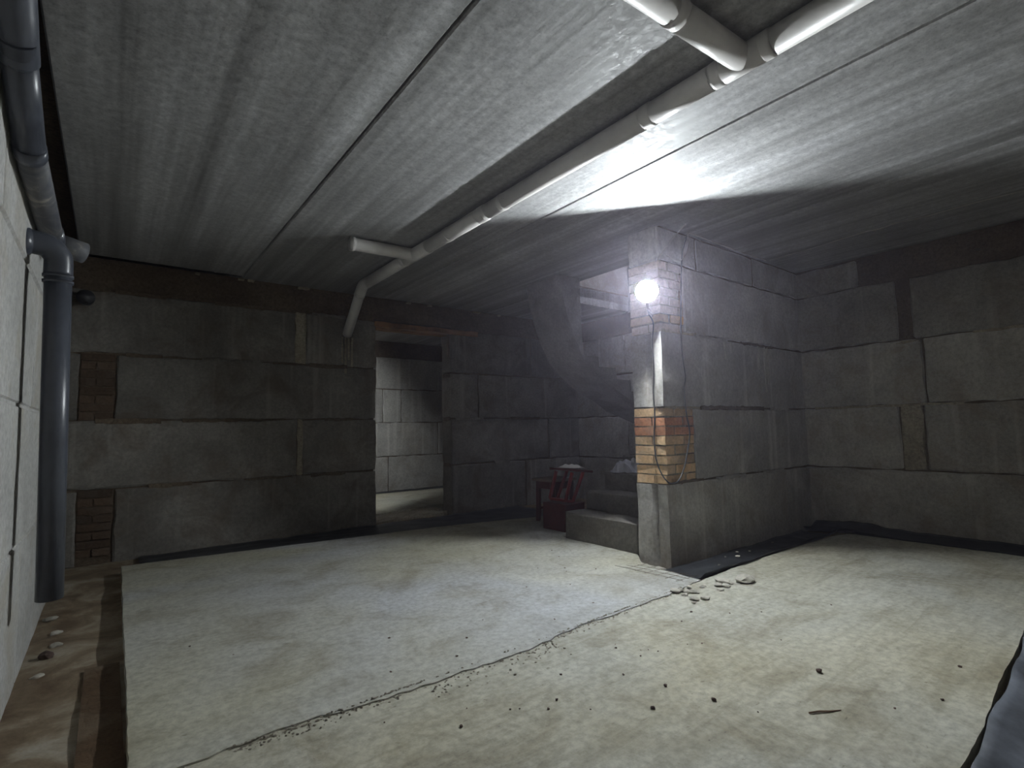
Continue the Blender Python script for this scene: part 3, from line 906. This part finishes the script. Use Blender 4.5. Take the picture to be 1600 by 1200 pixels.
sheet('membrane_sheet', 1.30, 5.45, .02, lambda x: .466 + .055 * (x - 1.5), lambda u, v: -.040 + .040 * max(0, v - .8) * 5 * .8, 'membrane_pale', 'blue-grey waterproofing sheet along the near edge of the floor slab', seed=3, amp=.014)

sheet('membrane_sheet', .25, 4.55, lambda x: 5.36 - .112 * x + (.30 * (x - 2.9) * -.5 if x > 2.9 else 0), 5.86, lambda u, v: -.046, 'membrane', 'black waterproofing sheet along the foot of the back wall', seed=4, step=.05)  # dark sheet put in for the deep shade of the back trench

sheet('membrane_sheet', 2.9, 6.4, 8.36, 8.765, lambda u, v: -.040 + .05 * max(0, v - .8), 'membrane', 'black waterproofing sheet under the lit wall of the next room', seed=6, step=.06)  # another dark sheet, added so the far trench looks shaded

# ---- brown damp trench strip beside the slab on the left is part of the earth
ground(-.055, .078, .9, 3.28, ZG + .014, 'wet_earth', fl, .006, .05, 3)

# ---- exposed reinforcement mesh at the slab corner
rb = empty('reinforcing_mesh', (3.12, 2.35, 0))
tag(rb, 'thin steel reinforcing mesh showing at the broken slab corner', 'mesh')
def L4(p): return Vector(p) - rb.location
for i in range(3):
    link('wire', mesh('wire', tube_bm([L4((3.02 + .07 * i, 2.72 - .05 * i, .004)), L4((3.06 + .07 * i, 2.16, .004))], 0.0014, 6)), 'steel', rb)
for j in range(6):
    y = 2.18 + .085 * j
    link('wire', mesh('wire', tube_bm([L4((3.01, y, .007)), L4((3.24, y - .02, .007))], 0.0014, 6)), 'steel', rb)

# ---- loose stones and chips
def stone_mesh(name, r, seed, flat=.6, sub=2):
    bm = bmesh.new()
    bmesh.ops.create_icosphere(bm, subdivisions=sub, radius=r)
    for v in bm.verts:
        k = 1 + .45 * noise.noise(v.co / r * 1.1 + Vector((seed, seed * 2, 0)))
        v.co = Vector((v.co.x * k * 1.2, v.co.y * k, v.co.z * k * flat))
    zmin = min(v.co.z for v in bm.verts)
    for v in bm.verts: v.co.z -= zmin
    return mesh(name, bm)
ZB = -.007
peb = [stone_mesh('pebble', 1.0, s, .7, 2) for s in (1, 4, 9)]
for p in peb: p.materials.append(M['pebble'])
named = [((2.392, 1.044), .017, 'largest brown pebble alone in the middle of the near slab'),
         ((1.852, 1.197), .014, 'dark brown pebble with smaller grit beside it on the near slab'),
         ((1.629, 1.306), .012, 'dark pebble on the near slab, first below the curved chip'),
         ((1.805, 1.379), .011, 'small curved dark chip on the near slab'),
         ((2.884, .690), .011, 'small pebble close to the blue-grey sheet edge'),
         ((2.609, 1.798), .011, 'dark pebble on the slab in front of the rubble corner'),
         ((1.018, 1.660), .009, 'dark pebble just below the long floor crack')]
for i, ((x, y), r, lb) in enumerate(named):
    o = bpy.data.objects.new('pebble', peb[i % 3]); COL.objects.link(o)
    o.location = (x, y, ZB); o.scale = (r * .62,) * 3; o.rotation_euler = (0, 0, i * 1.3)
    tag(o, lb, 'pebble', 'loose pebbles on the floor')
spots = [(1.95, 1.62), (2.0, 1.66), (2.03, 1.64), (2.05, 1.60), (1.93, 1.75), (1.96, 1.78), (2.28, 1.52), (2.22, 1.56), (1.10, 1.75), (1.25, 1.62), (1.22, 1.64), (1.33, 1.55),
         (1.40, 1.58), (.82, 1.86), (2.75, 1.65), (2.45, 1.75), (2.9, 1.55), (3.3, 1.35), (1.02, 1.34), (1.55, 1.72), (1.75, 1.55), (2.6, 1.3), (1.45, 1.45), (1.9, 1.05), (2.3, .75), (2.5, .66)]
for i, (x, y) in enumerate(spots):
    o = bpy.data.objects.new('pebble', peb[i % 3]); COL.objects.link(o)
    r = rnd.uniform(.0025, .0055)
    o.location = (x, y, ZB); o.scale = (r, r, r); o.rotation_euler = (0, 0, i * 2.1)
    tag(o, 'tiny dark pebble scattered on the near slab in front of the crack', 'pebble', 'tiny pebbles before the crack')
spots = [(1.65, 2.45), (1.45, 2.30), (1.15, 2.55), (2.2, 2.75), (2.65, 2.85), (2.7, 2.92), (2.85, 2.75), (2.55, 3.05), (2.45, 2.6), (1.30, 2.15), (1.95, 2.2), (2.3, 2.25), (.35, 3.1), (.50, 2.85), (1.0, 2.2), (2.9, 3.2), (3.0, 3.4)]
for i, (x, y) in enumerate(spots):
    o = bpy.data.objects.new('pebble', peb[i % 3]); COL.objects.link(o)
    r = rnd.uniform(.003, .006)
    o.location = (x, y, -.001); o.scale = (r, r, r * .8); o.rotation_euler = (0, 0, i * 1.7)
    tag(o, 'tiny dark pebble scattered on the far slab behind the crack', 'pebble', 'tiny pebbles behind the crack')

tag(link('stick', mesh('stick', tube_bm([(0, 0, .006), (.04, .004, .007), (.085, .001, .006), (.125, .006, .005)], [.003, .0035, .003, .002], 8)), 'stick', None, (2.03, .93, ZB - .002), (0, 0, -.58)),
    'thin brown stick lying on the near slab', 'stick')

chips = [stone_mesh('rubble_chip', 1.0, s, .35, 2) for s in (11, 14, 19, 23)]
for p in chips: p.materials.append(M['rubble'])
big = [((3.37, 1.90), .060, 'largest flat pale concrete chunk on the floor off the slab corner'),
       ((3.24, 1.985), .045, 'pale concrete chunk on the floor beside the largest flat chunk')]
for i, ((x, y), r, lb) in enumerate(big):
    o = bpy.data.objects.new('concrete_chunk', chips[i]); COL.objects.link(o)
    o.location = (x, y, ZB); o.scale = (r, r, r); o.rotation_euler = (0, 0, i * 1.2 + .4)
    tag(o, lb, 'rubble', 'concrete rubble at the slab corner')
for i in range(16):
    o = bpy.data.objects.new('concrete_chip', chips[i % 4]); COL.objects.link(o)
    r = rnd.uniform(.010, .026)
    x, y = 3.02 + rnd.uniform(-.3, .25), 1.97 + rnd.uniform(-.13, .10)
    o.location = (x, y, ZB if y < 2.03 else 0); o.scale = (r, r, r * 1.2); o.rotation_euler = (0, 0, i)
    tag(o, 'small pale concrete chip scattered around the slab corner', 'rubble', 'concrete chips at the slab corner')
for i in range(18):
    o = bpy.data.objects.new('mortar_chip', chips[i % 4]); COL.objects.link(o)
    r = rnd.uniform(.014, .022)
    t = i / 17
    o.location = (3.245 + .075 * (i % 2) + .012 * rnd.random(), 2.47 + .32 * t, -.046); o.scale = (r, r, r * 1.3); o.rotation_euler = (0, 0, i * .7)
    tag(o, 'mortar crumb in the gap at the foot of the stub wall end', 'rubble', 'mortar crumbs at the stub wall foot')
for i in range(6):
    o = bpy.data.objects.new('wall_chip', chips[(i + 1) % 4]); COL.objects.link(o)
    r = rnd.uniform(.007, .016)
    o.location = ((3.72, 3.98, 4.06, 4.19, 4.30, 4.75)[i], (2.30, 2.40, 2.34, 2.42, 2.37, 2.40)[i], -.036); o.scale = (r, r, r * 1.2); o.rotation_euler = (0, 0, i)
    tag(o, 'small chip lying on the dark sheet along the stub wall', 'rubble', 'chips on the dark sheet')
left = [((-.245, 4.33), .030, 'pale plaster flake in the dirt strip, farthest from the viewer'),
        ((-.20, 4.02), .025, 'pale plaster flake in the dirt strip, second farthest from the viewer'),
        ((-.185, 3.78), .028, 'long pale plaster flake in the middle of the dirt strip'),
        ((-.215, 3.60), .024, 'brownish stone lying in the dirt strip by the pale wall'),
        ((-.225, 3.36), .022, 'pale plaster flake in the dirt strip, nearest to the viewer')]
for i, ((x, y), r, lb) in enumerate(left):
    o = bpy.data.objects.new('plaster_flake', (peb if 'brownish' in lb else chips)[i % 3]); COL.objects.link(o)
    o.location = (x, y, ZG - .002); o.scale = (r, r, r * 1.2); o.rotation_euler = (0, 0, i * .9)
    tag(o, lb, 'rubble', 'flakes in the dirt strip')
# crumbled grit along the joint between the two slabs
bm = bmesh.new()
for i in range(900):
    t = rnd.random()
    x = .35 + 2.6 * t
    yc = 2.03 + .06 * max(0, (x - 1.3) / 1.9)
    s = .13 if 1.05 < x < 1.75 else .04
    y = yc - abs(rnd.gauss(0, s)) * .6 + .01
    r = rnd.uniform(.0015, .0055)
    mt = Matrix.Translation((x, y, ZB + r * .5 if y < yc else r * .4)) @ Matrix.Rotation(rnd.random() * 6, 4, 'Z') @ Matrix.Diagonal((r * 1.3, r, r * .7, 1))
    bmesh.ops.create_icosphere(bm, subdivisions=1, radius=1, matrix=mt)
o = link('crack_grit', mesh('crack_grit', bm), 'grit')
tag(o, 'fine pale grit crumbled along the long floor crack', 'grit', kind='stuff')
